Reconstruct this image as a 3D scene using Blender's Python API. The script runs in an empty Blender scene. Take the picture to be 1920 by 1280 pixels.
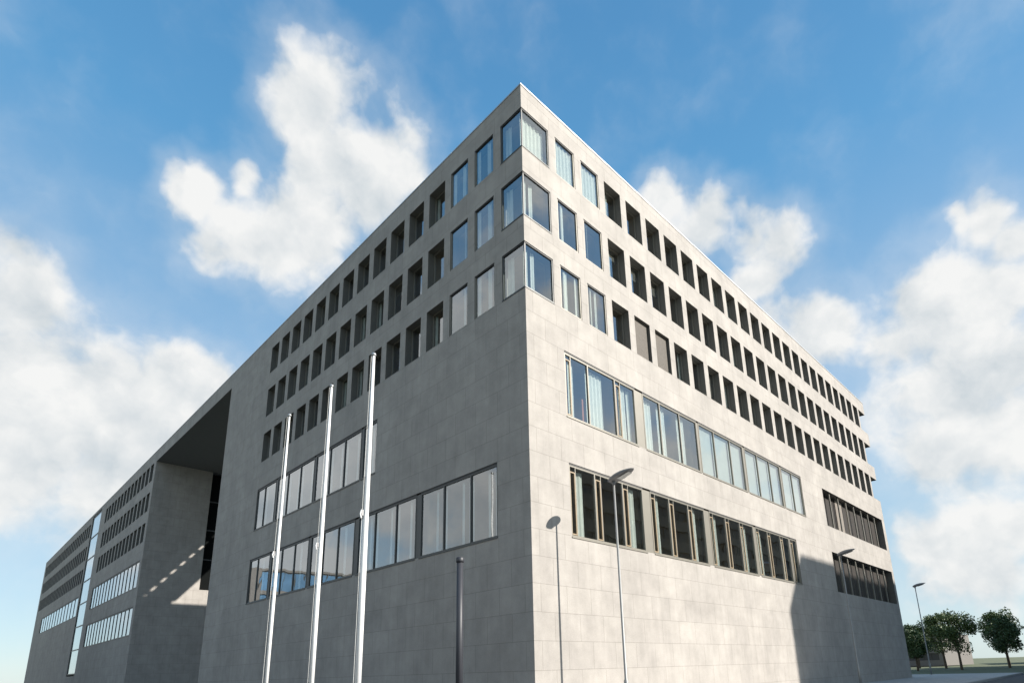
import bpy, bmesh, math, random
from mathutils import Vector, Matrix
random.seed(7)
R = math.radians
sc = bpy.context.scene
COL = sc.collection

# ------------------------------------------------------------ camera
cam_d = bpy.data.cameras.new('camera'); cam = bpy.data.objects.new('camera', cam_d); COL.objects.link(cam)
cr = Vector((0.69618438, -0.71719766, -0.03090040)); cu = Vector((-0.16117198, -0.19810595, 0.96683898)); cd = Vector((0.69953621, 0.66811792, 0.25351043))
mw = Matrix((cr, cu, -cd)).transposed().to_4x4(); mw.translation = Vector((-14.70349, -14.858037, 0.0))
cam.matrix_world = mw
cam_d.sensor_width = 36.0; cam_d.lens = 1096.22 / 1920 * 36
cam_d.shift_x = -(1025.79 - 960) / 1920; cam_d.shift_y = (969.93 - 640) / 1920
cam_d.clip_start = 0.1; cam_d.clip_end = 5000
sc.camera = cam
GZ = -1.6                                    # ground level below the eye

# ------------------------------------------------------------ light
SUN = Vector((1.20148, -2.25238, 1.47)).normalized()
sl = bpy.data.lights.new('sun', 'SUN'); sl.energy = 5.0; sl.angle = R(0.55); sl.color = (1.0, 0.945, 0.865)
so = bpy.data.objects.new('sun', sl); COL.objects.link(so)
so.rotation_euler = (-SUN).to_track_quat('-Z', 'Y').to_euler()
sc.view_settings.view_transform = 'Standard'; sc.view_settings.look = 'None'
EXPO = 0.88
sc.view_settings.exposure = EXPO; sc.view_settings.gamma = 1.0

CLOUDS = [[0.246, 0.63, 0.737, 0.059], [0.291, 0.653, 0.699, 0.077], [0.344, 0.604, 0.719, 0.049], [0.266, 0.722, 0.639, 0.079], [0.224, 0.76, 0.61, 0.049], [0.189, 0.716, 0.672, 0.029], [0.147, 0.757, 0.637, 0.032], [0.337, 0.66, 0.671, 0.066], [0.199, 0.784, 0.588, 0.027], [0.369, 0.614, 0.698, 0.043], [0.005, 0.889, 0.459, 0.064], [0.032, 0.918, 0.395, 0.091], [0.103, 0.926, 0.362, 0.092], [0.183, 0.894, 0.409, 0.053], [0.179, 0.924, 0.337, 0.085], [0.22, 0.895, 0.388, 0.044], [0.052, 0.958, 0.283, 0.124], [-0.009, 0.863, 0.505, 0.033], [0.131, 0.954, 0.27, 0.094], [0.651, 0.357, 0.67, 0.037], [0.692, 0.331, 0.642, 0.048], [0.739, 0.282, 0.611, 0.04], [0.768, 0.258, 0.586, 0.044], [0.777, 0.308, 0.549, 0.038], [0.845, 0.249, 0.473, 0.06], [0.82, 0.293, 0.492, 0.046], [0.866, 0.124, 0.484, 0.04], [0.889, 0.097, 0.447, 0.078], [0.89, 0.042, 0.453, 0.068], [0.89, 0.152, 0.431, 0.042], [0.927, 0.093, 0.363, 0.097], [0.928, 0.034, 0.371, 0.073], [0.946, 0.134, 0.294, 0.088], [0.957, 0.064, 0.284, 0.069], [0.838, 0.018, 0.546, 0.038], [0.858, -0.001, 0.514, 0.032], [0.831, 0.049, 0.554, 0.021], [0.975, 0.135, 0.175, 0.047], [0.981, 0.088, 0.174, 0.038], [0.97, 0.19, 0.153, 0.042], [0.864, 0.13, 0.486, 0.02], [0.984, 0.127, 0.122, 0.071]]
def adir(az, el, r):
    return [math.cos(R(el)) * math.cos(R(az)), math.cos(R(el)) * math.sin(R(az)), math.sin(R(el)), r]
# clouds behind and beside the camera, the ones the window panes mirror
CLOUDS += [adir(-44, 51, .12), adir(-36, 50, .10), adir(-44, 45.5, .05), adir(-28, 16, .16), adir(-18, 14, .12), adir(-40, 34, .05),
           adir(133, 34, .09), adir(125, 31, .08), adir(119, 20, .15), adir(108, 15, .15), adir(130, 12, .15), adir(116, 7, .13), adir(145, 20, .2), adir(170, 25, .25), adir(-150, 30, .25), adir(-90, 20, .2)]

wd = bpy.data.worlds.new('World'); sc.world = wd; wd.use_nodes = True
nt = wd.node_tree; nt.nodes.clear()
def N(t, **kw):
    n = nt.nodes.new(t)
    for k, v in kw.items(): setattr(n, k, v)
    return n
def Lk(a, b): nt.links.new(a, b)
def math_(op, a, b=None, c=None):
    n = N('ShaderNodeMath', operation=op)
    for i, v in enumerate((a, b, c)):
        if v is None: continue
        if isinstance(v, (int, float)): n.inputs[i].default_value = v
        else: Lk(v, n.inputs[i])
    return n.outputs[0]
out = N('ShaderNodeOutputWorld'); bg = N('ShaderNodeBackground'); Lk(bg.outputs[0], out.inputs[0])
sky = N('ShaderNodeTexSky', sky_type='NISHITA'); sky.sun_disc = False
sky.sun_elevation = math.asin(SUN.z); sky.sun_rotation = math.atan2(SUN.x, SUN.y)
sky.altitude = 100; sky.air_density = 1.0; sky.dust_density = 0.3; sky.ozone_density = 2.2
SKYS = 0.10; EX = 2 ** -EXPO
tc = N('ShaderNodeTexCoord')
def fbm(vec, scale, detail, rough, off=(0, 0, 0)):
    o_ = N('ShaderNodeVectorMath', operation='ADD'); Lk(vec, o_.inputs[0]); o_.inputs[1].default_value = off
    n_ = N('ShaderNodeTexNoise'); n_.inputs['Scale'].default_value = scale; n_.inputs['Detail'].default_value = detail; n_.inputs['Roughness'].default_value = rough
    Lk(o_.outputs[0], n_.inputs['Vector']); return n_
def warp(vec, scale, amp, detail=4):
    n_ = fbm(vec, scale, detail, .55); s_ = N('ShaderNodeVectorMath', operation='SUBTRACT'); Lk(n_.outputs['Color'], s_.inputs[0]); s_.inputs[1].default_value = (.5, .5, .5)
    m_ = N('ShaderNodeVectorMath', operation='SCALE'); Lk(s_.outputs[0], m_.inputs[0]); m_.inputs['Scale'].default_value = amp
    a_ = N('ShaderNodeVectorMath', operation='ADD'); Lk(vec, a_.inputs[0]); Lk(m_.outputs[0], a_.inputs[1]); return a_.outputs[0]
G = tc.outputs['Generated']
wv = warp(G, 6.0, 0.13)
dens = None
for x, y, z, r in CLOUDS:
    d = N('ShaderNodeVectorMath', operation='DISTANCE'); Lk(wv, d.inputs[0]); d.inputs[1].default_value = (x, y, z)
    v = math_('MULTIPLY_ADD', d.outputs['Value'], -1.0 / (r * 1.12), 1.0)
    v = math_('MAXIMUM', v, -1.0)
    dens = v if dens is None else math_('SMOOTH_MAX', dens, v, 0.35)
w2 = warp(G, 16.0, 0.035, 3)
fa = fbm(w2, 8.0, 9, .52)
LS = (SUN.x * .028, SUN.y * .028, SUN.z * .028 + .012)
fb = fbm(w2, 8.0, 9, .52, LS)
dens = math_('ADD', dens, math_('MULTIPLY', math_('SUBTRACT', fa.outputs['Fac'], 0.5), 2.6))
mr = N('ShaderNodeMapRange', interpolation_type='SMOOTHSTEP'); mr.inputs['From Min'].default_value = -0.30; mr.inputs['From Max'].default_value = 0.52
Lk(dens, mr.inputs['Value'])
mv = N('ShaderNodeMapRange', interpolation_type='SMOOTHSTEP'); mv.inputs['From Min'].default_value = -0.95; mv.inputs['From Max'].default_value = 0.35; Lk(dens, mv.inputs['Value'])
alpha = math_('MULTIPLY', math_('MAXIMUM', mr.outputs[0], math_('MULTIPLY', mv.outputs[0], 0.28)), 0.97)
lit = math_('MULTIPLY_ADD', math_('SUBTRACT', fa.outputs['Fac'], fb.outputs['Fac']), 3.4, 0.68)
thick = N('ShaderNodeMapRange'); thick.inputs['From Min'].default_value = 0.5; thick.inputs['From Max'].default_value = 2.0; thick.inputs['To Max'].default_value = -0.30; Lk(dens, thick.inputs['Value'])
lit = N('ShaderNodeClamp'), math_('ADD', lit, thick.outputs[0]); Lk(lit[1], lit[0].inputs[0])
cc = N('ShaderNodeMix', data_type='RGBA'); Lk(lit[0].outputs[0], cc.inputs['Factor'])
cc.inputs['A'].default_value = (.60 * EX, .66 * EX, .70 * EX, 1); cc.inputs['B'].default_value = (.93 * EX, .93 * EX, .915 * EX, 1)
ss = N('ShaderNodeVectorMath', operation='SCALE'); Lk(sky.outputs[0], ss.inputs[0]); ss.inputs['Scale'].default_value = SKYS
sep = N('ShaderNodeSeparateXYZ'); Lk(tc.outputs['Generated'], sep.inputs[0])
ramp = N('ShaderNodeValToRGB'); Lk(sep.outputs['Z'], ramp.inputs['Fac']); rp = ramp.color_ramp
STOPS = [(0.0, (.56, .72, .79)), (.2, (.45, .66, .80)), (.42, (.36, .58, .81)), (.68, (.115, .385, .70)), (1.0, (.05, .22, .50))]
while len(rp.elements) < len(STOPS): rp.elements.new(0.5)
for e_, (p_, c_) in zip(rp.elements, STOPS): e_.position = p_; e_.color = (c_[0] * EX, c_[1] * EX, c_[2] * EX, 1)
sm = N('ShaderNodeMix', data_type='RGBA'); sm.inputs['Factor'].default_value = 0.78; Lk(ss.outputs[0], sm.inputs['A']); Lk(ramp.outputs[0], sm.inputs['B'])
mx = N('ShaderNodeMix', data_type='RGBA'); Lk(alpha, mx.inputs['Factor']); Lk(sm.outputs['Result'], mx.inputs['A']); Lk(cc.outputs['Result'], mx.inputs['B'])
Lk(mx.outputs['Result'], bg.inputs['Color']); bg.inputs['Strength'].default_value = 1.0

# ------------------------------------------------------------ materials
def mat(name): 
    m = bpy.data.materials.new(name); m.use_nodes = True
    return m, m.node_tree, m.node_tree.nodes['Principled BSDF']
def plain(name, col, rough=0.5, metal=0.0, vary=0.08, scale=3.0, bump=0.0):
    m, t, b = mat(name)
    b.inputs['Roughness'].default_value = rough; b.inputs['Metallic'].default_value = metal
    tx = t.nodes.new('ShaderNodeTexCoord'); n = t.nodes.new('ShaderNodeTexNoise'); n.inputs['Scale'].default_value = scale; n.inputs['Detail'].default_value = 6
    t.links.new(tx.outputs['Object'], n.inputs['Vector'])
    mxx = t.nodes.new('ShaderNodeMix'); mxx.data_type = 'RGBA'
    mxx.inputs['A'].default_value = tuple(max(0, c * (1 - vary * 2)) for c in col) + (1,); mxx.inputs['B'].default_value = tuple(min(1, c * (1 + vary * 2)) for c in col) + (1,)
    t.links.new(n.outputs['Fac'], mxx.inputs['Factor']); t.links.new(mxx.outputs['Result'], b.inputs['Base Color'])
    if bump:
        bp = t.nodes.new('ShaderNodeBump'); bp.inputs['Strength'].default_value = bump; bp.inputs['Distance'].default_value = 0.01
        t.links.new(n.outputs['Fac'], bp.inputs['Height']); t.links.new(bp.outputs[0], b.inputs['Normal'])
    return m
def stone(name, col):
    m, t, b = mat(name); L = t.links.new
    b.inputs['Roughness'].default_value = 0.7; b.inputs['Specular IOR Level'].default_value = .25
    uv = t.nodes.new('ShaderNodeTexCoord'); tx = t.nodes.new('ShaderNodeMapping'); L(uv.outputs['UV'], tx.inputs['Vector']); tx.inputs['Location'].default_value = (0.3, -0.03, 0)
    br = t.nodes.new('ShaderNodeTexBrick'); L(tx.outputs[0], br.inputs['Vector'])
    br.offset = 0.5; br.inputs['Scale'].default_value = 1.0; br.inputs['Brick Width'].default_value = 1.41; br.inputs['Row Height'].default_value = 1.02
    br.inputs['Mortar Size'].default_value = 0.010; br.inputs['Mortar Smooth'].default_value = 0.3; br.inputs['Bias'].default_value = 0.0
    c = col
    br.inputs['Color1'].default_value = (c[0] * .965, c[1] * .965, c[2] * .97, 1); br.inputs['Color2'].default_value = (c[0] * 1.03, c[1] * 1.03, c[2] * 1.03, 1)
    br.inputs['Mortar'].default_value = (c[0] * .68, c[1] * .67, c[2] * .66, 1)
    n1 = t.nodes.new('ShaderNodeTexNoise'); n1.inputs['Scale'].default_value = 0.9; n1.inputs['Detail'].default_value = 8; n1.inputs['Roughness'].default_value = .65
    L(uv.outputs['UV'], n1.inputs['Vector'])
    mp = t.nodes.new('ShaderNodeMapping'); L(uv.outputs['UV'], mp.inputs['Vector']); mp.inputs['Scale'].default_value = (2.6, .22, 1)
    n2 = t.nodes.new('ShaderNodeTexNoise'); n2.inputs['Scale'].default_value = 1.3; n2.inputs['Detail'].default_value = 6; L(mp.outputs[0], n2.inputs['Vector'])
    n3 = t.nodes.new('ShaderNodeTexNoise'); n3.inputs['Scale'].default_value = 22; n3.inputs['Detail'].default_value = 6; L(uv.outputs['UV'], n3.inputs['Vector'])
    def mul(fac_out, lo, hi, a):
        r = t.nodes.new('ShaderNodeMapRange'); r.inputs['From Min'].default_value = .3; r.inputs['From Max'].default_value = .7; r.inputs['To Min'].default_value = lo; r.inputs['To Max'].default_value = hi
        L(fac_out, r.inputs['Value'])
        v = t.nodes.new('ShaderNodeVectorMath'); v.operation = 'SCALE'; L(a, v.inputs[0]); L(r.outputs[0], v.inputs['Scale']); return v.outputs[0]
    mp0 = t.nodes.new('ShaderNodeMapping'); L(uv.outputs['UV'], mp0.inputs['Vector']); mp0.inputs['Rotation'].default_value = (0, 0, .7); mp0.inputs['Scale'].default_value = (.28, .13, 1)
    n0 = t.nodes.new('ShaderNodeTexNoise'); n0.inputs['Scale'].default_value = 1.0; n0.inputs['Detail'].default_value = 5; n0.inputs['Roughness'].default_value = .6; n0.inputs['Distortion'].default_value = .6; L(mp0.outputs[0], n0.inputs['Vector'])
    o = mul(n0.outputs['Fac'], .88, 1.08, br.outputs['Color'])
    o = mul(n1.outputs['Fac'], .85, 1.11, o); o = mul(n2.outputs['Fac'], .95, 1.04, o); o = mul(n3.outputs['Fac'], .95, 1.05, o)
    L(o, b.inputs['Base Color'])
    bp = t.nodes.new('ShaderNodeBump'); bp.inputs['Strength'].default_value = .35; bp.inputs['Distance'].default_value = .012
    hs = t.nodes.new('ShaderNodeMath'); hs.operation = 'SUBTRACT'; L(n3.outputs['Fac'], hs.inputs[0]); L(br.outputs['Fac'], hs.inputs[1]); L(hs.outputs[0], bp.inputs['Height']); L(bp.outputs[0], b.inputs['Normal'])
    return m
def glass(name, tint=(.72, .77, .75), r0=0.22, wav=0.006):
    m = bpy.data.materials.new(name); m.use_nodes = True; t = m.node_tree; t.nodes.clear(); L = t.links.new
    o = t.nodes.new('ShaderNodeOutputMaterial'); mxs = t.nodes.new('ShaderNodeMixShader'); tr = t.nodes.new('ShaderNodeBsdfTransparent'); gl = t.nodes.new('ShaderNodeBsdfGlossy')
    tr.inputs[0].default_value = tint + (1,); gl.inputs['Roughness'].default_value = 0.0; gl.inputs['Color'].default_value = (.93, .97, 1.0, 1)
    lw = t.nodes.new('ShaderNodeLayerWeight'); lw.inputs['Blend'].default_value = .5; pw = t.nodes.new('ShaderNodeMath'); pw.operation = 'POWER'; pw.inputs[1].default_value = 2.6; L(lw.outputs['Facing'], pw.inputs[0])
    fr = t.nodes.new('ShaderNodeMath'); fr.operation = 'MULTIPLY_ADD'; fr.inputs[1].default_value = 1 - r0; fr.inputs[2].default_value = r0; L(pw.outputs[0], fr.inputs[0])
    tx = t.nodes.new('ShaderNodeTexCoord'); n = t.nodes.new('ShaderNodeTexNoise'); n.inputs['Scale'].default_value = .7; n.inputs['Detail'].default_value = 1
    L(tx.outputs['Object'], n.inputs['Vector'])
    bp = t.nodes.new('ShaderNodeBump'); bp.inputs['Strength'].default_value = 1.0; bp.inputs['Distance'].default_value = wav; L(n.outputs['Fac'], bp.inputs['Height']); L(bp.outputs[0], gl.inputs['Normal'])
    L(fr.outputs[0], mxs.inputs[0]); L(tr.outputs[0], mxs.inputs[1]); L(gl.outputs[0], mxs.inputs[2]); L(mxs.outputs[0], o.inputs[0])
    return m
M = {}
M['stone'] = stone('limestone_panels', (.332, .308, .281))
M['coping'] = plain('coping_metal', (.45, .46, .47), .4, .6)
M['shadow_gap'] = plain('black_shadow_gap', (.02, .02, .02), .6)  # black bar at window heads, the gap's shadow line put into its colour
M['frame'] = plain('bronze_frame', (.20, .185, .155), .42, .3, .05)
M['frame_dark'] = plain('dark_frame', (.07, .072, .07), .45, .3, .05)
M['sash'] = plain('vent_sash_wood', (.25, .185, .11), .5, 0, .1)
M['curtain'] = plain('white_curtain', (.72, .72, .68), .9)
M['mirrored_sky'] = plain('mirrored_sky_grey', (.50, .52, .51), .85, 0, .03)  # pale tone standing for sky mirrored in the ribbon panes
M['blind_pale'] = plain('taupe_blind', (.24, .21, .18), .8)
M['blind'] = plain('brown_blind', (.095, .08, .064), .7)
M['glass'] = glass('window_glass')
M['glass_dark'] = glass('dark_glass', (.25, .28, .27), .08)
M['interior'] = plain('interior_plaster', (.36, .29, .20), .9)
M['interior_dark'] = plain('dark_cladding', (.03, .033, .032), .5)
M['band'] = plain('dark_band', (.05, .05, .05), .6)
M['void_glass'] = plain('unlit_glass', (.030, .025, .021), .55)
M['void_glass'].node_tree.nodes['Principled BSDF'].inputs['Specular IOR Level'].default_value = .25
M['red'] = plain('red_door', (.40, .10, .05), .6)
M['reveal'] = plain('dark_reveal', (.115, .11, .098), .55, .1, .08)  # jambs and heads, darker than the wall stone
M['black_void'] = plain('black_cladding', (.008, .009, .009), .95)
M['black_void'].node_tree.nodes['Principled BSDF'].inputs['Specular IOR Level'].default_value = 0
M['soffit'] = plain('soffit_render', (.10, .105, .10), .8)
M['roofing'] = plain('roof_gravel', (.25, .25, .25), .95, 0, .2, 20)
M['white_metal'] = plain('white_lacquer', (.74, .74, .73), .32, 0, .03)
M['grey_metal'] = plain('grey_metal', (.17, .17, .175), .45, .3, .06)
M['galv'] = plain('galvanised', (.42, .43, .43), .4, .55, .08)
M['post_metal'] = plain('weathered_steel_post', (.27, .27, .26), .55, .3, .1)
M['dark_post'] = plain('anthracite_paint', (.035, .037, .045), .5)
M['lens'] = plain('lamp_lens', (.5, .5, .48), .2)
M['rope'] = plain('rope', (.6, .6, .58), .9)
M['asphalt'] = plain('asphalt', (.055, .055, .057), .9, 0, .2, 8, .3)
M['kerb'] = plain('kerb_granite', (.30, .30, .29), .8, 0, .1, 9)
M['marking'] = plain('road_marking', (.7, .7, .68), .7)
M['cobble'] = plain('dark_cobbles', (.075, .075, .072), .85, 0, .2, 6, .5)
M['bark'] = plain('bark', (.09, .07, .05), .9, 0, .2, 10)
M['leaf'] = plain('leaf', (.07, .11, .03), .6, 0, .3, 1.2)
M['leaf2'] = plain('leaf_dark', (.045, .085, .028), .6, 0, .3, 1.2)
M['brick_face'] = plain('render_brown', (.13, .12, .105), .8)
M['stone_dark'] = plain('grey_render', (.16, .15, .14), .8)
M['bluewall'] = plain('blue_glazing', (.10, .20, .32), .3, .2, .3, .35)
M['pave'] = None
m, t, b = mat('paving_slabs'); b.inputs['Roughness'].default_value = .8
txc = t.nodes.new('ShaderNodeTexCoord'); br = t.nodes.new('ShaderNodeTexBrick'); t.links.new(txc.outputs['Object'], br.inputs['Vector'])
br.inputs['Scale'].default_value = 1; br.inputs['Brick Width'].default_value = .6; br.inputs['Row Height'].default_value = .4; br.inputs['Mortar Size'].default_value = .006
br.inputs['Color1'].default_value = (.36, .35, .33, 1); br.inputs['Color2'].default_value = (.42, .41, .39, 1); br.inputs['Mortar'].default_value = (.2, .2, .2, 1)
t.links.new(br.outputs['Color'], b.inputs['Base Color']); M['pave'] = m
m, t, b = mat('ground_grass'); b.inputs['Roughness'].default_value = .95
nn = t.nodes.new('ShaderNodeTexNoise'); nn.inputs['Scale'].default_value = .5; nn.inputs['Detail'].default_value = 8
txc = t.nodes.new('ShaderNodeTexCoord'); t.links.new(txc.outputs['Object'], nn.inputs['Vector'])
mq = t.nodes.new('ShaderNodeMix'); mq.data_type = 'RGBA'; mq.inputs['A'].default_value = (.05, .075, .03, 1); mq.inputs['B'].default_value = (.13, .13, .07, 1)
t.links.new(nn.outputs['Fac'], mq.inputs['Factor']); t.links.new(mq.outputs['Result'], b.inputs['Base Color']); M['ground'] = m

# ------------------------------------------------------------ mesh helpers
class MB:
    def __init__(s): s.v = []; s.f = []; s.mi = []; s.uv = []; s.mats = []
    def m(s, k):
        if k not in s.mats: s.mats.append(k)
        return s.mats.index(k)
    def poly(s, pts, k, uv=None):
        i = len(s.v); s.v += [tuple(p) for p in pts]; s.f.append(tuple(range(i, i + len(pts)))); s.mi.append(s.m(k))
        s.uv.append(uv or [(p[0] + p[1], p[2]) for p in pts])
    def box(s, x0, x1, y0, y1, z0, z1, k, skip=''):
        if x0 > x1: x0, x1 = x1, x0
        if y0 > y1: y0, y1 = y1, y0
        a = [(x0, y0, z0), (x1, y0, z0), (x1, y1, z0), (x0, y1, z0), (x0, y0, z1), (x1, y0, z1), (x1, y1, z1), (x0, y1, z1)]
        for nme, q in (('b', (0, 3, 2, 1)), ('t', (4, 5, 6, 7)), ('f', (0, 1, 5, 4)), ('r', (1, 2, 6, 5)), ('k', (2, 3, 7, 6)), ('l', (3, 0, 4, 7))):
            if nme not in skip: s.poly([a[j] for j in q], k)
    def tube(s, path, radii, k, n=12, caps=True):
        path = [Vector(p) for p in path]; rings = []
        for i, p in enumerate(path):
            d = (path[min(i + 1, len(path) - 1)] - path[max(i - 1, 0)]).normalized()
            a = Vector((1, 0, 0)) if abs(d.x) < .9 else Vector((0, 1, 0))
            e1 = d.cross(a).normalized(); e2 = d.cross(e1)
            st = len(s.v)
            for j in range(n):
                w = 2 * math.pi * j / n; s.v.append(tuple(p + (e1 * math.cos(w) + e2 * math.sin(w)) * radii[i]))
            rings.append(st)
        mi = s.m(k)
        for a, b2 in zip(rings, rings[1:]):
            for j in range(n):
                j2 = (j + 1) % n; s.f.append((a + j, b2 + j, b2 + j2, a + j2)); s.mi.append(mi); s.uv.append([(0, 0)] * 4)
        if caps:
            s.f.append(tuple(rings[0] + j for j in range(n))); s.mi.append(mi); s.uv.append([(0, 0)] * n)
            s.f.append(tuple(rings[-1] + j for j in reversed(range(n)))); s.mi.append(mi); s.uv.append([(0, 0)] * n)
    def build(s, name, parent=None, smooth=False, loc=None):
        me = bpy.data.meshes.new(name); me.from_pydata(s.v, [], s.f); me.update()
        for k in s.mats: me.materials.append(M[k])
        me.polygons.foreach_set('material_index', s.mi)
        if smooth: me.polygons.foreach_set('use_smooth', [True] * len(s.f))
        l = me.uv_layers.new(name='UVMap'); flat = []
        for u in s.uv:
            for a in u: flat += [a[0], a[1]]
        l.data.foreach_set('uv', flat)
        o = bpy.data.objects.new(name, me); COL.objects.link(o)
        if parent: o.parent = parent
        if loc: o.location = loc
        return o
def tag(o, label=None, cat=None, group=None, kind=None):
    for k, v in (('label', label), ('category', cat), ('group', group), ('kind', kind)):
        if v: o[k] = v
    return o
def empty(name, loc=(0, 0, 0), rz=0.0, label=None, cat=None, group=None):
    o = bpy.data.objects.new(name, None); COL.objects.link(o); o.location = loc; o.rotation_euler = (0, 0, rz)
    return tag(o, label, cat, group)
def children(o): return [c for c in bpy.data.objects if c.parent == o]
def copy_tree(o, kids, parent=None):
    c = o.copy(); COL.objects.link(c); c.parent = parent
    for k, kk in kids: copy_tree(k, kk, c)
    return c
def kids_of(o): return [(c, kids_of(c)) for c in children(o)]

# facade frames: T(u, d, z) -> world; d positive goes inwards
TR = lambda u, d, z: (u, d, z)
TL = lambda u, d, z: (d, u, z)
def facade(mb, T, u0, u1, z0, z1, ops, k='stone', flip=False, dplane=0.0, kr='reveal'):
    """wall plane with real openings and reveals; ops = (ua, ub, za, zb, depth, skip)"""
    us = sorted({u0, u1} | {o[0] for o in ops} | {o[1] for o in ops}); us = [u for u in us if u0 - 1e-6 <= u <= u1 + 1e-6]
    zs = sorted({z0, z1} | {o[2] for o in ops} | {o[3] for o in ops}); zs = [z for z in zs if z0 - 1e-6 <= z <= z1 + 1e-6]
    def q(pts, uv, k=k):
        pts = [T(*p) for p in pts]
        if flip: pts = pts[::-1]; uv = uv[::-1]
        mb.poly(pts, k, uv)
    D = dplane
    for za, zb in zip(zs, zs[1:]):
        zm = (za + zb) / 2; run = None
        row = [o for o in ops if o[2] < zm < o[3]]
        for ua, ub in list(zip(us, us[1:])) + [(None, None)]:
            solid = ua is not None and not any(o[0] < (ua + ub) / 2 < o[1] for o in row)
            if solid: run = (run[0], ub) if run else (ua, ub)
            elif run:
                a, b_ = run; q([(a, D, za), (b_, D, za), (b_, D, zb), (a, D, zb)], [(a, za), (b_, za), (b_, zb), (a, zb)]); run = None
    for o in ops:
        ua, ub, za, zb, dp = o[:5]; sk = o[5] if len(o) > 5 else ''
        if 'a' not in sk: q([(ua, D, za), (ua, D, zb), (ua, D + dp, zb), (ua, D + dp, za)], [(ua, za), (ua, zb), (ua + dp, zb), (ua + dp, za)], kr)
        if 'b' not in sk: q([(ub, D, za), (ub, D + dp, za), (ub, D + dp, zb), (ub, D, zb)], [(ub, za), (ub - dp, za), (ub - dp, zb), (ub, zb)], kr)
        q([(ua, D, za), (ua, D + dp, za), (ub, D + dp, za), (ub, D, za)], [(ua, za), (ua, za + dp), (ub, za + dp), (ub, za)])
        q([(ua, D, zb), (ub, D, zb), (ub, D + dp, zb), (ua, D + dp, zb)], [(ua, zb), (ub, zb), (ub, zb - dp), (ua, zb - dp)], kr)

# ------------------------------------------------------------ the office building
ROOF = 26.0
ROWS = [(22.58, 24.73), (18.95, 21.20), (15.37, 17.60)]
T4, B4, T5, B5 = 13.32, 10.27, 8.20, 5.11
XE, YO, YW, WD = 49.21, 36.66, 60.91, 13.5     # right end, passage start, passage end, wing depth
REV = 0.50
lR = lambda n: 2.21 + 1.8735 * (n - 2)         # left jamb of right-facade window n (2..25)
lL = lambda n: 1.41 + 1.893 * (n - 1)          # far jamb of left-facade window n (2..15)
WW = 1.38
YEND = 150.0
office = empty('office_building', (0, 0, 0), 0, 'large pale stone office building with a sharp corner and rows of square windows', 'building')

opsR = []; opsL = []
for za, zb in ROWS:
    opsR.append((0.0, 1.75, za, zb, REV, 'a')); opsL.append((0.0, 1.41, za, zb, REV, 'a'))
    for n in range(2, 26): opsR.append((lR(n), lR(n) + WW, za, zb, REV))
    for n in range(2, 16): opsL.append((lL(n) - WW, lL(n), za, zb, REV))
    opsR.append((47.12, XE, za, zb, 0.45, 'b'))
opsR += [(2.24, 28.08, B4, T4, REV), (2.24, 25.51, B5, T5, REV), (32.40, 48.40, B4, T4, .62), (32.40, 48.60, B5, T5, .62)]
opsL += [(11.48, 28.04, B4, T4, REV), (1.86, 28.18, B5, T5, REV)]
mb = MB(); facade(mb, TR, 0, XE, GZ, ROOF, opsR); wall_r = mb.build('wall', office)
mb = MB(); facade(mb, TL, 0, YO, GZ, ROOF, opsL, flip=True)
wall_l = mb.build('wall', office)
# end wall with its loggia, inner courtyard faces
mb = MB(); facade(mb, lambda u, d, z: (XE - d, u, z), 0, WD, GZ, ROOF, [(0.0, 1.9, za, zb, .45, 'a') for za, zb in ROWS], kr='stone'); mb.build('wall', office)
mb = MB()
mb.poly([(XE, WD, GZ), (WD, WD, GZ), (WD, WD, ROOF), (XE, WD, ROOF)], 'stone'); mb.poly([(WD, WD, GZ), (WD, YO, GZ), (WD, YO, ROOF), (WD, WD, ROOF)], 'stone')
mb.poly([(WD, YO, GZ), (0, YO, GZ), (0, YO, ROOF), (WD, YO, ROOF)], 'stone'); mb.build('wall', office)
# loggias at the right end
for za, zb in ROWS:
    mb = MB(); c = .45
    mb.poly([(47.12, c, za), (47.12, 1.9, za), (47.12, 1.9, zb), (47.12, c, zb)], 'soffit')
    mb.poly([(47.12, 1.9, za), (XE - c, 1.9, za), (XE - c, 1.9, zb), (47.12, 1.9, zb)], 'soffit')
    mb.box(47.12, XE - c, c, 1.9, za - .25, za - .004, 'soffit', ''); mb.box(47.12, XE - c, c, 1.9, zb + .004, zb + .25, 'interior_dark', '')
    mb.build('loggia', office)
# roof, parapet back, coping
mb = MB()
mb.box(.35, XE - .35, .35, WD, 25.15, 25.3, 'roofing'); mb.box(.35, WD, WD + .003, YO, 25.15, 25.3, 'roofing')
mb.box(.35, 14, YW + .3, YEND, 25.15, 25.3, 'roofing')
mb.build('roof', office)
mb = MB(); e = .03
x = -e
while x < XE + e:
    x2 = min(x + 2.4, XE + e); mb.box(x, x2 - .012, -e, .38, ROOF + .002, ROOF + .075, 'coping'); x += 2.4
y = .382
while y < YEND: mb.box(-e, .38, y, min(y + 2.4, YEND) - .012, ROOF + .002, ROOF + .075, 'coping'); y += 2.4

mb.box(XE - .38, XE + e, .382, WD, ROOF + .002, ROOF + .075, 'coping')
mb.box(.352, XE - .352, .352, .378, 25.3, ROOF, 'stone'); mb.box(.352, .378, .38, YEND, 25.3, ROOF, 'stone')
mb.build('coping', office)

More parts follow.
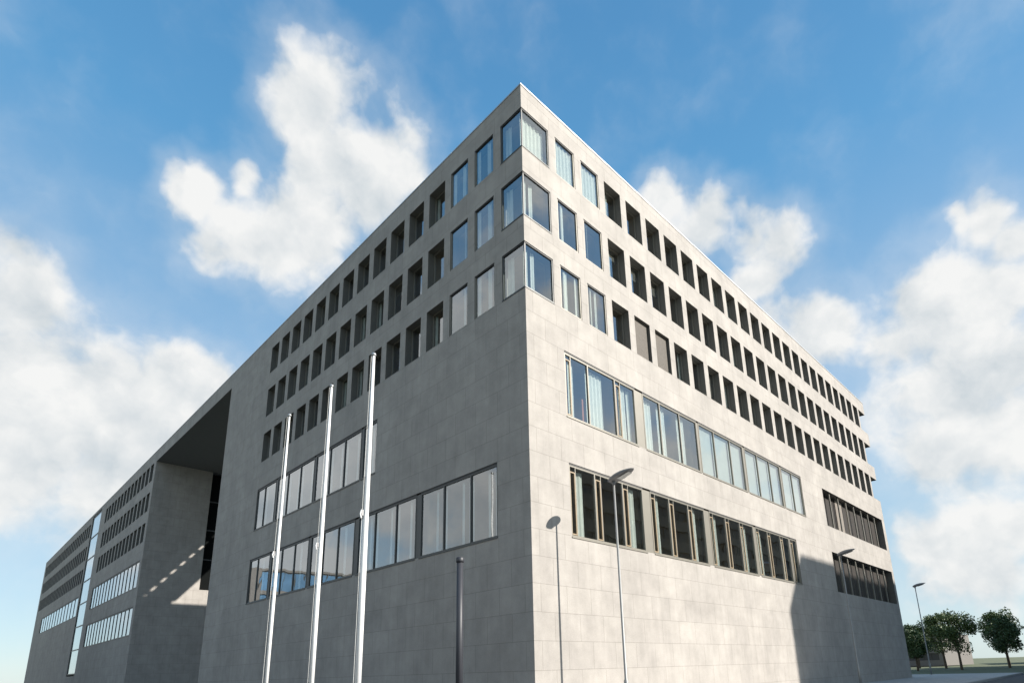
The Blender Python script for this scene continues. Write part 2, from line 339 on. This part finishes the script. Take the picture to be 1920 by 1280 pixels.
# passage: roof slab with its slit, far wall
mb = MB()
mb.poly([(0, YW, 24.66), (0, YO, 24.66), (0, YO, ROOF), (0, YW, ROOF)], 'stone', [(YW, 24.66), (YO, 24.66), (YO, ROOF), (YW, ROOF)])
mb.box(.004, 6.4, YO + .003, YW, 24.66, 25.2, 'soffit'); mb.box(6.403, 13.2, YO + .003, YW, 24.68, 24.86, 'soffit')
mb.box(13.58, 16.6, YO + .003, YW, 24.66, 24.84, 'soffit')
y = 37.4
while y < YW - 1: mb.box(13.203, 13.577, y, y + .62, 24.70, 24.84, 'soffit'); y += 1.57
mb.build('passage_roof', office)
mb = MB()
def fw(pts, k): mb.poly([(x, YW, z) for x, z in pts], k, [(x, z) for x, z in pts])
fw([(0, GZ), (5.95, GZ), (5.95, 24.66), (0, 24.66)], 'stone')
fw([(5.95, GZ), (14, GZ), (14, 10.35), (5.95, 10.35)], 'stone')
mb.poly([(5.95, YW, 10.35), (5.95, YW + .5, 10.35), (5.95, YW + .5, 24.66), (5.95, YW, 24.66)], 'stone')
mb.poly([(5.95, YW, 10.35), (14, YW, 10.35), (14, YW + .5, 10.35), (5.95, YW + .5, 10.35)], 'stone')
mb.poly([(14, YW, GZ), (14, YEND, GZ), (14, YEND, ROOF), (14, YW, ROOF)], 'stone'); mb.poly([(14, YEND, GZ), (0, YEND, GZ), (0, YEND, ROOF), (14, YEND, ROOF)], 'stone')
mb.poly([(14, YW, 24.66), (0, YW, 24.66), (0, YW + .01, ROOF), (14, YW + .01, ROOF)], 'stone')
mb.build('passage_wall', office)
mb = MB()
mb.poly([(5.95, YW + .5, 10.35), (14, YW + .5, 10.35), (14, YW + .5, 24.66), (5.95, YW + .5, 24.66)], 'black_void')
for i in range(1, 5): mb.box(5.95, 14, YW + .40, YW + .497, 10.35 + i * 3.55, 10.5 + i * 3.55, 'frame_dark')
for i in range(5): mb.box(5.97 + i * 1.9, 6.05 + i * 1.9, YW + .42, YW + .494, 10.36, 24.6, 'frame_dark')
mb.build('dark_glazing', office)

mb = MB(); mb.box(16.62, 25, 28, 36.0, GZ, 24.9, 'stone', 'b'); mb.box(WD + .01, 16.6, 28, 36.1, GZ, 25.5, 'stone', 'b'); mb.build('sun_blocker', office)  # unseen blocks added to keep low sun off the passage wall
# far block
opsF = []; far_wins = []
for za, zb in ROWS:
    for i in range(14):
        u = 61.85 + 1.893 * i; opsF.append((u, u + WW, za, zb, REV)); far_wins.append((u, za, zb))
    for i in range(26):
        u = 99.2 + 1.893 * i; opsF.append((u, u + WW, za, zb, REV)); far_wins.append((u, za, zb))
opsF += [(61.9, 88.4, B4, T4, REV), (61.9, 88.4, B5, T5, REV), (99.2, 140, B4, T4, REV), (91.6, 98.3, GZ + 3, 25.7, REV)]
mb = MB(); facade(mb, TL, YW, YEND, GZ, ROOF, opsF, flip=True); mb.build('wall', office)

# interiors: slabs, back walls, partitions
SL = [24.95, 21.75, 18.15, 14.35, 9.25, 4.1]
mb = MB()
for i, z in enumerate(SL):
    t = .3 if i else .15
    mb.box(.56, XE - 2.2, .56, 6.8, z - t / 2, z + t / 2, 'interior'); mb.box(.56, 6.8, 6.803, YO - .3, z - t / 2, z + t / 2, 'interior')
    mb.box(.56, 6.0, YW + .7, YEND - 1, z - t / 2, z + t / 2, 'interior')
mb.box(6.8, XE - 2.2, 6.6, 6.8, GZ, 25, 'interior'); mb.box(6.6, 6.797, 6.803, YO - .3, GZ, 25, 'interior'); mb.box(5.0, 5.2, YW + .7, YEND - 1, GZ, 25, 'interior')
for i, x in enumerate([7.7, 13.35, 19.0, 24.5, 29.9, 35.6, 41.2, 46.85]): mb.box(x, x + .12, .54, 6.6, GZ, 24.9, 'interior')
for y in [7.35, 13.2, 18.75, 24.55, 30.2]: mb.box(.54, 6.6, y, y + .12, GZ, 24.9, 'interior')
mb.build('interior', office)

# ---- small windows: local x along facade starting at the jamb nearest the corner, y inwards, z up from sill
def curtain_mb(x0, x1, y, z0, z1, k='curtain', amp=.025, seed=0):
    c = MB(); n = max(6, int((x1 - x0) / .035)); pts = []
    for i in range(n + 1):
        u = i / n; pts.append((x0 + (x1 - x0) * u, y + amp * math.sin(u * n * .9 + seed)))
    for (a, ya), (b_, yb) in zip(pts, pts[1:]): c.poly([(a, ya, z0), (b_, yb, z0), (b_, yb, z1), (a, ya, z1)], k)
    return c
def small_window(w, h, mir, cur, flush, blind=0.0, tilt=0, kf='frame'):
    """mir=-1 builds it along negative local x"""
    f = MB(); g = lambda a: a * mir
    t = .05
    f.box(g(0), g(w), 0, .09, h - t, h, 'shadow_gap' if flush else kf); f.box(g(0), g(w), 0, .09, 0, t, kf)
    f.box(g(0), g(t), 0, .09, t + .001, h - t - .001, kf); f.box(g(w - t), g(w), 0, .09, t + .001, h - t - .001, kf)
    sx = .27
    if not flush: f.box(g(sx), g(sx + .05), .01, .085, t + .001, h - t - .001, kf)
    if flush: f.box(g(-.012), g(w + .012), -.012, .03, -.05, -.001, 'frame_dark')
    o = f.build('window')
    p = MB(); p.poly([(g(sx + .05), .05, t), (g(w - t), .05, t), (g(w - t), .05, h - t), (g(sx + .05), .05, h - t)], 'glass'); p.poly([(g(t), .052, t), (g(sx), .052, t), (g(sx), .052, h - t), (g(t), .052, h - t)], 'glass')
    if flush:
        p.v, p.f, p.mi, p.uv = [], [], [], []
        p.poly([(g(t), .05, t), (g(w - t), .05, t), (g(w - t), .05, h - t), (g(t), .05, h - t)], 'glass')
    p.build('glass_pane', o)
    s = MB(); k = 'sash'
    s.box(g(t + .01), g(t + .05), .005, .045, t + .02, h - t - .02, k); s.box(g(sx - .045), g(sx - .005), .005, .045, t + .02, h - t - .02, k)
    s.box(g(t + .052), g(sx - .047), .005, .045, t + .02, t + .06, k); s.box(g(t + .052), g(sx - .047), .005, .045, h - t - .06, h - t - .02, k)
    if not flush: s.build('vent_sash', o)
    for a, b_ in cur: curtain_mb(min(g(a), g(b_)), max(g(a), g(b_)), .14, .04, h - .08, seed=a * 9).build('curtain', o)
    if blind: 
        bl = MB(); x0, x1 = sorted((g(.07), g(w - .07))); z = h - t
        while z > h * (1 - blind):
            ya, yb = (-.035, -.012) if blind > .9 else (.125, .15)
            bl.box(x0, x1, ya, yb, z - .055, z - .004, 'blind'); z -= .06
        bl.build('blind', o)
    return o
CURS = [[(.34, .54)], [(.34, .46), (.66, .78)], [(.34, .72)], [(.10, .24), (.34, .44)], [(.34, .60), (1.1, 1.3)], [(.34, .40)], [(.10, 1.32)]]
protos = {}
def get_proto(key):
    if key not in protos:
        face, h, ci, flush, bl = key
        o = small_window(WW - .01, h - .01, 1 if face == 'R' else -1, CURS[ci], flush, bl)
        protos[key] = [o, kids_of(o), False]
    return protos[key]
def pj(P):
    v = Vector(P) - Vector((-14.70349, -14.858037, 0.0)); z = v.dot(cd); return Vector((v.dot(cr) / z, v.dot(cu) / z))
cand = []
rs = random.Random(3)
for ri, (za, zb) in enumerate(ROWS):
    for n in range(2, 26): cand.append(('R', lR(n), za, zb, n, ri))
    for n in range(2, 16): cand.append(('L', lL(n), za, zb, n, ri))
def area(c):
    f, u, za, zb = c[:4]
    a, b_, d = ((pj((u, 0, za)), pj((u + WW, 0, za)), pj((u, 0, zb))) if f == 'R' else (pj((0, u - WW, za)), pj((0, u, za)), pj((0, u - WW, zb))))
    return abs((b_ - a).cross(d - a)) if hasattr((b_ - a), 'cross') else 0
cand.sort(key=lambda c: -area(c))
def place(c):
    f, u, za, zb, n, ri = c
    flush = n <= 3; bl = 0.0
    if f == 'R' and ri == 2 and n in (5, 6): bl = .97
    elif f == 'R' and ri == 1 and n in (5, 6): bl = .35
    elif rs.random() < .2 and not flush: bl = rs.choice((.25, .4, .7))
    ci = rs.randrange(len(CURS) - 1)
    if f == 'R' and ri == 0 and n <= 3: ci = len(CURS) - 1
    pr = get_proto((f, round(zb - za, 3), ci, flush, bl))
    if not pr[2]: o = pr[0]; o.parent = office; pr[2] = True
    else: o = copy_tree(pr[0], pr[1], office)
    d = .025 if flush else REV - .14
    if bl > .9: d = .2
    if f == 'R': o.location = (u + .005, d, za + .005); 
    else: o.location = (d, u - WW + .005, za + .005); o.rotation_euler = (0, 0, -math.pi / 2)
for c in cand[:100]: place(c)
# the rest, farthest away and smallest, as one part
mb = MB()
def simple_win(T, u, za, zb):
    d = REV - .1
    for a, b_, z0, z1 in ((u, u + .05, za, zb), (u + WW - .05, u + WW, za, zb), (u + .055, u + WW - .055, za, za + .06), (u + .055, u + WW - .055, zb - .06, zb), (u + .30, u + .35, za + .065, zb - .065)):
        p = [T(a, d, z0), T(b_, d + .08, z1)]; mb.box(p[0][0], p[1][0], p[0][1], p[1][1], z0, z1, 'frame_dark')
    mb.poly([T(u + .05, d + .04, za + .05), T(u + WW - .05, d + .04, za + .05), T(u + WW - .05, d + .04, zb - .05), T(u + .05, d + .04, zb - .05)], 'glass')
for c in cand[100:]: simple_win(TR if c[0] == 'R' else TL, c[1] if c[0] == 'R' else c[1] - WW, c[2], c[3])
for u, za, zb in far_wins: simple_win(TL, u, za, zb)
fwn = mb.build('window', office); fwn['kind'] = 'stuff'

# ---- corner windows, glass wrapping the corner
for ri, (za, zb) in enumerate(ROWS):
    f = MB(); h = zb - za; z0, z1 = za + .005, zb - .005; d0, d1 = .025, .115
    for T, w in ((TR, 1.75), (TL, 1.41)):
        def bx(a, b_, lo, hi, k, da=d0, db=d1):
            p, q = T(a, da, lo), T(b_, db, hi); f.box(p[0], q[0], p[1], q[1], lo, hi, k)
        s = .118 if T is TL else .025
        bx(s, w - .005, z1 - .06, z1, 'shadow_gap'); bx(s, w - .005, z0, z0 + .06, 'frame_dark'); bx(w - .055, w - .005, z0 + .062, z1 - .062, 'frame_dark')
        bx(-.02 if T is TR else .031, w + .012, z0 - .055, z0 - .006, 'frame_dark', -.02, .03)
    f.box(.04, .10, .04, .10, z0 + .062, z1 - .062, 'frame_dark')
    o = f.build('corner_window', office)
    for T, w in ((TR, 1.75), (TL, 1.41)):
        p = MB(); p.poly([T(.105, .07, z0 + .06), T(w - .05, .07, z0 + .06), T(w - .05, .07, z1 - .06), T(.105, .07, z1 - .06)], 'glass'); p.build('glass_pane', o)
    for a, b_ in (((.2, 1.65),) if ri == 0 else ((.22, .42), (.62, .82))): curtain_mb(a, b_, .3, z0 + .05, z1 - .1).build('curtain', o)
    c = MB()
    for i in range(12): 
        y0 = .95 + i * .035; c.poly([(.3 + .02 * math.sin(i), y0, z0 + .05), (.3 + .02 * math.sin(i + 1), y0 + .035, z0 + .05), (.3 + .02 * math.sin(i + 1), y0 + .035, z1 - .1), (.3 + .02 * math.sin(i), y0, z1 - .1)], 'curtain')
    c.build('curtain', o)

# ---- ribbon windows: units of panes between thicker posts
def ribbon(T, zb, zt, mull, kf, d0=.03, sash=(), curt=(), door=None, post=None, sky_panels=False):
    u0, u1 = mull[0], mull[-1]; f = MB(); d1 = d0 + .10
    def bx(m, a, b_, lo, hi, k, da, db):
        p, q = T(a, da, lo), T(b_, db, hi); m.box(p[0], q[0], p[1], q[1], lo, hi, k)
    z0, z1 = zb + .005, zt - .005
    bx(f, u0, u1, z1 - .07, z1, 'shadow_gap', d0 - .01, d1); bx(f, u0, u1, z1 - .135, z1 - .072, kf, d0, d1)
    bx(f, u0, u1, z0, z0 + .07, kf, d0, d1); bx(f, u0 - .01, u1 + .01, z0 - .06, z0 - .007, kf, -.03, .05)
    for i, u in enumerate(mull):
        w = .07; a = u if i == 0 else (u - w if i == len(mull) - 1 else u - w / 2)
        bx(f, a, a + w, z0 + .072, z1 - .137, kf, d0, d1)
    if post: bx(f, post[0] + .01, post[1] - .01, z0 + .001, z1 - .075, kf, d0 + .012, d1 + .1)
    o = f.build('ribbon_window', office)
    for a, b_ in zip(mull, mull[1:]):
        p = MB(); p.poly([T(a + .03, d0 + .05, z0 + .06), T(b_ - .03, d0 + .05, z0 + .06), T(b_ - .03, d0 + .05, z1 - .13), T(a + .03, d0 + .05, z1 - .13)], 'glass'); p.build('glass_pane', o)
    for i in sash:
        s = MB(); a = mull[i] + .05; b_ = a + .33; lo = z0 + .09; hi = z1 - .34
        for x0, x1, zl, zh in ((a, a + .045, lo, hi), (b_ - .045, b_, lo, hi), (a + .047, b_ - .047, lo, lo + .05), (a + .047, b_ - .047, hi - .05, hi)): bx(s, x0, x1, zl, zh, 'sash', d0 + .006, d0 + .046)
        s.build('vent_sash', o)
        s = MB(); bx(s, b_ + .012, b_ + .05, z0 + .075, z1 - .14, kf, d0 + .01, d0 + .09); s.build('mullion', o)
    for a, b_ in curt:
        c = MB(); n = max(4, int((b_ - a) / .05)); pts = [(a + (b_ - a) * i / n, .32 + .025 * math.sin(i * 1.3)) for i in range(n + 1)]
        for (x, yy), (x2, y2) in zip(pts, pts[1:]): c.poly([T(x, yy, z0 + .03), T(x2, y2, z0 + .03), T(x2, y2, z1 - .15), T(x, yy, z1 - .15)], 'curtain')
        c.build('curtain', o)
    if sky_panels:
        for a, b_ in zip(mull, mull[1:]):
            c = MB(); bx(c, a + .06, b_ - .06, z0 + .05, z1 - .1, 'mirrored_sky', .22, .228); c.build('pale_sky_panel', o)  # added panel behind each pane, mirrored pale sky put into its colour
    if door:
        c = MB(); bx(c, door[0], door[1], z0 - .3, z0 + 2.0, 'red', 1.2, 1.26); c.build('red_panel', o)
    return o
UR4 = [[2.25, 3.81, 5.77, 7.38], [8.02, 9.53, 11.43, 13.22], [13.42, 15.16, 17.11, 18.82], [19.06, 20.83, 22.68, 24.38], [24.6, 26.4, 28.07]]
UR5 = [[2.25, 3.9, 5.85, 7.42], [8.02, 9.66, 11.44, 13.1], [13.62, 15.45, 17.19, 18.95], [19.28, 20.94, 22.86, 24.3], [24.45, 25.5]]
UL4 = [[11.49, 12.95], [13.15, 15.06, 16.85, 18.7], [18.9, 20.9, 22.82, 24.5], [24.75, 26.69, 28.03]]
UL5 = [[1.87, 3.59, 5.47, 7.25], [7.6, 9.33, 11.31, 13.0], [13.38, 15.24, 17.0, 18.6], [18.9, 20.87, 22.8, 24.45], [24.7, 26.79, 28.17]]
for lst, T, zb, zt, kf in ((UR4, TR, B4, T4, 'frame'), (UR5, TR, B5, T5, 'frame'), (UL4, TL, B4, T4, 'frame_dark'), (UL5, TL, B5, T5, 'frame_dark')):  # left ribbons get the darker frame, facade shade put into the colour
    for i, m_ in enumerate(lst):
        rr = random.Random(i * 7 + int(zb)); sash = (); curt = []
        if lst is UR5: sash = tuple(range(len(m_) - 1))
        if lst is UR4 and i == 0: sash = (0, 2)
        if lst is UR4: curt = [(a + .1 + (.4 if j in sash else 0), a + rr.choice((.3, .5, .8))+.3) for j, a in enumerate(m_[:-1])]
        if lst is UR4 and i == 0: curt = [(2.75, 3.1), (3.95, 5.1), (6.4, 6.9), (7.0, 7.3)]
        if lst is UR4 and i > 1: curt = []
        if lst is UR5: curt = [(a + .75, a + .95 + rr.random() * .3) for a in m_[:-1][::2]]
        if T is TL: curt = [(a + .10, a + rr.choice((.3, .45))) for a in m_[:-1]] + [(a + .75, a + .88) for a in m_[:-1]]
        if lst is UL5 and i > 1: curt = [(m_[1] - .5, m_[1] - .2)]
        nxt = lst[i + 1][0] if i + 1 < len(lst) else None
        ribbon(T, zb, zt, m_, kf, sash=sash, curt=curt, door=((m_[0] + .2, m_[0] + .75) if lst is UR5 and i in (0, 2, 3) else ((m_[1] + .9, m_[1] + 1.0) if lst is UR4 and i == 0 else None)), post=(m_[-1], nxt) if nxt else None, sky_panels=lst is UR4 and i > 1)
# deep set ribbons at the right end
for zb, zt, ue in ((B4, T4, 48.38), (B5, T5, 48.58)):
    f = MB(); n = 8; us = [32.42 + 1.995 * i for i in range(9)]
    for u in us[1:-1]: f.box(u - .06, u + .06, .14, .24, zb + .003, zt - .003, 'frame')
    f.box(32.41, ue, .47, .56, zt - .08, zt - .005, 'frame_dark'); f.box(32.41, ue, .47, .56, zb + .005, zb + .08, 'frame_dark')
    o = f.build('ribbon_window', office)
    for a, b_ in zip(us, us[1:]):
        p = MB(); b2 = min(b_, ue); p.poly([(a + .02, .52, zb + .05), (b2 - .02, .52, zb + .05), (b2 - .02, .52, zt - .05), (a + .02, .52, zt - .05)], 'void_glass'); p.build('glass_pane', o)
    if zb == B4: c = curtain_mb(us[2] + .15, us[3] - .15, .48, zb + .09, zt - .09, 'blind_pale'); c.build('curtain', o)
# far block ribbons and the bright glazed stair bay
for zb, zt in ((B4, T4), (B5, T5)):
    ms = [61.92 + i * 1.89 for i in range(15)]
    ribbon(TL, zb, zt, ms, 'frame_dark')
    if zb == B4: ribbon(TL, zb, zt, [99.22 + i * 3.13 for i in range(14)], 'frame_dark')
f = MB()
for i in range(8): f.box(.05, .14, 91.62, 98.28, 1.6 + i * 3.4, 1.75 + i * 3.4, 'frame_dark')
for y in (91.62, 94.8, 98.2): f.box(.16, .24, y, y + .08, 1.5, 25.6, 'frame_dark')
o = f.build('stair_glazing', office)
for i in range(7):
    p = MB(); p.poly([(.1, 91.65, 1.76 + i * 3.4), (.1, 98.25, 1.76 + i * 3.4), (.1, 98.25, 4.99 + i * 3.4), (.1, 91.65, 4.99 + i * 3.4)], 'glass'); p.build('glass_pane', o)
    c = MB(); c.box(.2, .24, 91.8, 98.1, 1.9 + i * 3.4, 4.8 + i * 3.4, 'curtain'); c.build('pale_sky_panel', o)  # added white panel standing for bright sky mirrored in the stair glass

# ------------------------------------------------------------ street lamps
def lamp(loc, label, top=8.42):
    o = empty('street_lamp', loc, 0, label, 'street lamp', 'street lamps along the pavement by the right facade')
    p = MB(); p.tube([(0, 0, .16), (0, 0, 1.2), (0, 0, 1.25), (0, 0, top)], [.08, .08, .052, .038], 'post_metal', 16); p.build('post', o, True)
    p = MB(); p.tube([(0, 0, .156), (0, 0, .18)], [.17, .17], 'galv', 20); p.build('base_plate', o)
    p = MB(); p.tube([(0, 0, top - .05), (0, 0, top + .05), (0, .02, top + .12)], [.06, .075, .05], 'grey_metal', 16); p.build('collar', o, True)
    h = MB(); n = 20; ax = Vector((0, -math.cos(R(14)), math.sin(R(14)))); up = Vector((0, math.sin(R(14)), math.cos(R(14)))); sd = Vector((1, 0, 0)); rings = []
    for i in range(15):
        t = i / 14; a = -.16 + 1.16 * t
        w = .27 * (math.sin(math.pi * min(1, .10 + t * .90) ** .85) ** .55) + .004; hh = .20 * (math.sin(math.pi * min(1, .14 + t * .86)) ** .7) * (1 - .35 * t) + .004
        st = len(h.v)
        for j in range(n):
            g = 2 * math.pi * j / n; s_, c_ = math.cos(g), math.sin(g)
            v = Vector((0, 0, top + .13)) + ax * a + sd * (w * s_) + up * (hh * (c_ if c_ > 0 else c_ * .35)); h.v.append(tuple(v))
        rings.append(st)
    mi = h.m('grey_metal')
    for a, b_ in zip(rings, rings[1:]):
        for j in range(n): h.f.append((a + j, a + (j + 1) % n, b_ + (j + 1) % n, b_ + j)); h.mi.append(mi); h.uv.append([(0, 0)] * 4)
    for st in (rings[0], rings[-1]): h.f.append(tuple(st + j for j in range(n))); h.mi.append(mi); h.uv.append([(0, 0)] * n)
    h.build('lamp_head', o, True)
    l = MB(); q = [Vector((0, 0, top + .13)) + ax * a + sd * s_ - up * .078 for a, s_ in ((.25, -.15), (.25, .15), (.8, .12), (.8, -.12))]; l.poly(q, 'lens'); l.build('lens', o)
    return o
l1 = lamp((2.450, -2.045, GZ), 'nearest grey street lamp with a leaf-shaped head before the lower ribbon window')
k = kids_of(l1)
for loc, lab in (((26.9, -2.25, GZ), 'smaller street lamp before the shaded far end of the sunlit facade'), ((52.0, -1.0, GZ), 'tiny farthest street lamp beyond the right end of the building')):
    c = copy_tree(l1, k); c.location = loc; c['label'] = lab

# ------------------------------------------------------------ flagpoles
def flagpole(loc, zt, label, rs_=1.0):
    o = empty('flagpole', loc, 0, label, 'flagpole', 'white flagpoles before the shaded facade'); H = zt - GZ
    p = MB(); p.tube([(0, 0, .15), (0, 0, 4.5), (0, 0, H * .72), (0, 0, H)], [.095 * rs_, .09 * rs_, .066 * rs_, .045 * rs_], 'white_metal', 20); p.build('pole', o, True)
    p = MB(); p.tube([(0, 0, H), (0, 0, H + .03), (0, 0, H + .09), (0, 0, H + .12)], [.075, .08, .06, .01], 'galv', 16); p.build('finial', o, True)
    p = MB(); p.tube([(0, 0, 0), (0, 0, .04)], [.26, .26], 'galv', 24); p.tube([(0, 0, .04), (0, 0, .3)], [.15, .13], 'galv', 20); p.build('base_collar', o)
    p = MB(); p.box(-.15, -.10, -.03, .03, 6.38, 6.56, 'grey_metal'); p.tube([(-.16, 0, 6.3), (-.19, 0, 6.42), (-.16, 0, 6.56)], [.02, .025, .02], 'white_metal', 8); p.build('cleat', o)
    p = MB(); p.tube([(-.14, .0, 1.2), (-.135, 0, 6.4), (-.09, 0, H - .05)], [.006, .006, .006], 'rope', 6); p.build('halyard', o)
    return o
flagpole((-6.0, 1.16, GZ), 10.28, 'tallest-looking white flagpole, nearest to the building corner')
flagpole((-5.0, 6.31, GZ), 11.46, 'middle one of the three white flagpoles', .95)
flagpole((-5.6, 8.83, GZ), 10.84, 'thinnest white flagpole, farthest left of the three', .74)

# dark post with a cap
o = empty('dark_post', (-1.5, 2.3, GZ), 0, 'short dark round post with a cap standing under the left ribbon window', 'post')
p = MB(); p.tube([(0, 0, 0), (0, 0, 5.6)], [.125, .115], 'dark_post', 20); p.build('post', o, True)
p = MB(); p.tube([(0, 0, 5.601), (0, 0, 5.66), (0, 0, 5.76), (0, 0, 5.79)], [.14, .15, .15, .12], 'dark_post', 20); p.build('cap', o, True)

# ------------------------------------------------------------ ground
def sheet(name, x0, x1, y0, y1, z, k, h=0):
    mb = MB()
    if h: mb.box(x0, x1, y0, y1, z - h, z, k, 'b')
    else: mb.poly([(x0, y0, z), (x1, y0, z), (x1, y1, z), (x0, y1, z)], k)
    o = mb.build(name); o['kind'] = 'structure'; return o
sheet('ground', -1500, 1500, -1500, 1500, GZ - .16, 'ground')
sheet('plaza', -45, -.6, -6.6, 175, GZ, 'cobble', .15)
sheet('pavement', -.597, 62, -6.6, 60, GZ, 'pave', .15)
sheet('road', -400, 600, -17, -6.85, GZ - .15, 'asphalt')
sheet('pavement', -45, 200, -34, -17.25, GZ, 'pave', .15)
kb = MB()
kb.box(-45, 62, -6.849, -6.603, GZ - .15, GZ + .003, 'kerb', 'b'); kb.box(-45, 200, -17.247, -17.003, GZ - .15, GZ + .003, 'kerb', 'b')
ko = kb.build('kerb'); ko['kind'] = 'structure'
mk = MB(); x = -100
while x < 300: mk.poly([(x, -11.99, GZ - .146), (x + 3, -11.99, GZ - .146), (x + 3, -11.86, GZ - .146), (x, -11.86, GZ - .146)], 'marking'); x += 9
mo = mk.build('road_markings'); mo['kind'] = 'structure'

# ------------------------------------------------------------ neighbours across the street
def neighbour(name, x0, x1, y0, y1, h, label, kw, faces, st=3.5, rz=0, loc=(0, 0, 0), lo=1.3, hi=2.9, kb='band'):
    o = empty(name, (loc[0], loc[1], GZ), rz, label, 'building')
    w = MB(); nst = int(h // st)
    T = {'n': (lambda u, d, z: (u, y1 - d, z), x0, x1, False), 's': (lambda u, d, z: (u, y0 + d, z), x0, x1, False), 'w': (lambda u, d, z: (x0 + d, u, z), y0, y1, True), 'e': (lambda u, d, z: (x1 - d, u, z), y0, y1, True)}
    for fc, (t_, a, b_, fl) in T.items():
        ops = [(a + 1.2, b_ - 1.2, i * st + lo, i * st + hi, .3) for i in range(nst)] if fc in faces else []
        facade(w, t_, a, b_, 0, h, ops, kw, fl)
    w.build('wall', o)
    r = MB(); r.box(x0 + .2, x1 - .2, y0 + .2, y1 - .2, h - .5, h - .3, 'roofing'); r.build('roof', o)
    for fc in faces:
        t_, a, b_, fl = T[fc]
        for i in range(nst):
            z0, z1 = i * st + lo, i * st + hi; p = MB(); p.poly([t_(a + 1.2, .25, z0), t_(b_ - 1.2, .25, z0), t_(b_ - 1.2, .25, z1), t_(a + 1.2, .25, z1)], kb)
            u = a + 1.2
            while u < b_ - 1.2:
                q, q2 = t_(u, .14, z0), t_(u + .09, .24, z1); p.box(q[0], q2[0], q[1], q2[1], z0 + .003, z1 - .003, 'frame_dark'); u += 1.7
            p.build('window_band', o)
    c = MB(); c.box(x0 + .4, x1 - .4, y0 + .4, y1 - .4, .1, h - .6, 'interior_dark'); c.build('core', o)
    if name == 'apartment_slab': c = MB(); c.box(x0 + 2.6, x0 + 3.0, y1 - 1.2, y1 - .8, h - .3, h + .55, 'brick_face'); c.build('chimney', o); c = MB(); c.tube([(x0 + 17.2, y1 - 1, h - .3), (x0 + 17.2, y1 - 1, h + 1.7)], [.09, .06], 'galv', 8); c.build('antenna', o)
    return o
neighbour('apartment_slab', 45.2, 150, -42, -36, 32.3, 'long brown block across the street that shades the lower right facade', 'brick_face', 'nw')
neighbour('glazed_office', -14, 14, -8, 8, 18.6, 'blue office block mirrored in the lowest left ribbon window', 'stone_dark', 'se', 3.7, R(8), (-33, 86, 0), .35, 3.45, 'bluewall')

# ------------------------------------------------------------ trees beyond the right end
def tree_mesh(seed, H, k):
    rr = random.Random(seed); tr = MB()
    tr.tube([(0, 0, 0), (.05, 0, H * .25), (.1, .05, H * .5), (.05, .1, H * .8)], [.2, .16, .11, .03], 'bark', 8)
    clumps = []
    for i in range(26):
        a = rr.random() * 6.28; zz = H * (.38 + .55 * rr.random()); rad = H * .30 * math.sin(math.pi * min(.95, (zz / H - .25) / .8)) * (.35 + .65 * rr.random())
        c = Vector((math.cos(a) * rad, math.sin(a) * rad, zz)); clumps.append((c, H * (.09 + .08 * rr.random())))
        tr.tube([(.06, .04, zz * .62), tuple(c)], [.05, .015], 'bark', 5)
    lv = MB()
    for c, r_ in clumps:
        for _ in range(230):
            d = Vector((rr.gauss(0, 1), rr.gauss(0, 1), rr.gauss(0, .8))).normalized() * r_ * (.45 + .6 * rr.random()); p = c + d
            n = Vector((rr.gauss(0, 1), rr.gauss(0, 1), rr.gauss(0, 1))).normalized(); a = n.orthogonal().normalized(); b_ = n.cross(a); s_ = .09 + .09 * rr.random()
            lv.poly([p - a * s_, p + b_ * s_ * .7, p + a * s_, p - b_ * s_ * .7], k)
    return tr, lv
protos_t = []
for s_, H, k_ in ((1, 8.5, 'leaf'), (2, 7.5, 'leaf2')):
    tr, lv = tree_mesh(s_, H, k_); o = empty('street_tree', (0, 0, GZ)); tr.build('trunk', o); lv.build('crown', o); protos_t.append((o, kids_of(o)))
spots = [(96, 4, 0, 1.0, 'leafy tree closest to the right end of the building'), (104, -1, 1, 1.0, 'dark round tree second from the building end'), (112, 9, 0, 1.1, 'tree standing behind the first two beyond the facade end'),
         (100, -8, 0, .95, 'light green tree in the middle of the far row'), (118, -13, 1, 1.15, 'tall dark tree far down the street'), (125, 16, 1, 1.1, 'dark tree half hidden by the building end'), (108, -19.5, 0, .9, 'rightmost small tree at the edge of the view')]
spots += [(92, 9, 1, .8, 'small dark tree right behind the building end'), (101, -14, 1, .85, 'low tree between the light green one and the rightmost one'), (130, 2, 0, 1.2, 'hazy tall tree at the very back of the street'), (121, -24, 1, 1.0, 'dark tree cut by the right edge of the view')]
used = [False, False]
for x, y, pi, s_, lab in spots:
    o, kk = protos_t[pi]
    if used[pi]: o = copy_tree(o, kk)
    used[pi] = True
    o.location = (x, y, GZ - .16); o.scale = (s_, s_, s_ * 1.05); o.rotation_euler = (0, 0, x * 1.7); tag(o, lab, 'tree', 'trees beyond the right end of the street')
print('objects', len(bpy.data.objects), 'windows', len(cand))
neighbour('low_office', 0, 44, 0, 16, 9.5, 'low brown building on the horizon behind the trees at the right', 'brick_face', 'ws', 3.1, R(12), (168, -22, 0))
neighbour('brick_house', 0, 18, 0, 14, 7.2, 'small grey house on the horizon just right of the facade end', 'stone_dark', 'w', 3.3, R(-8), (150, 16, 0))
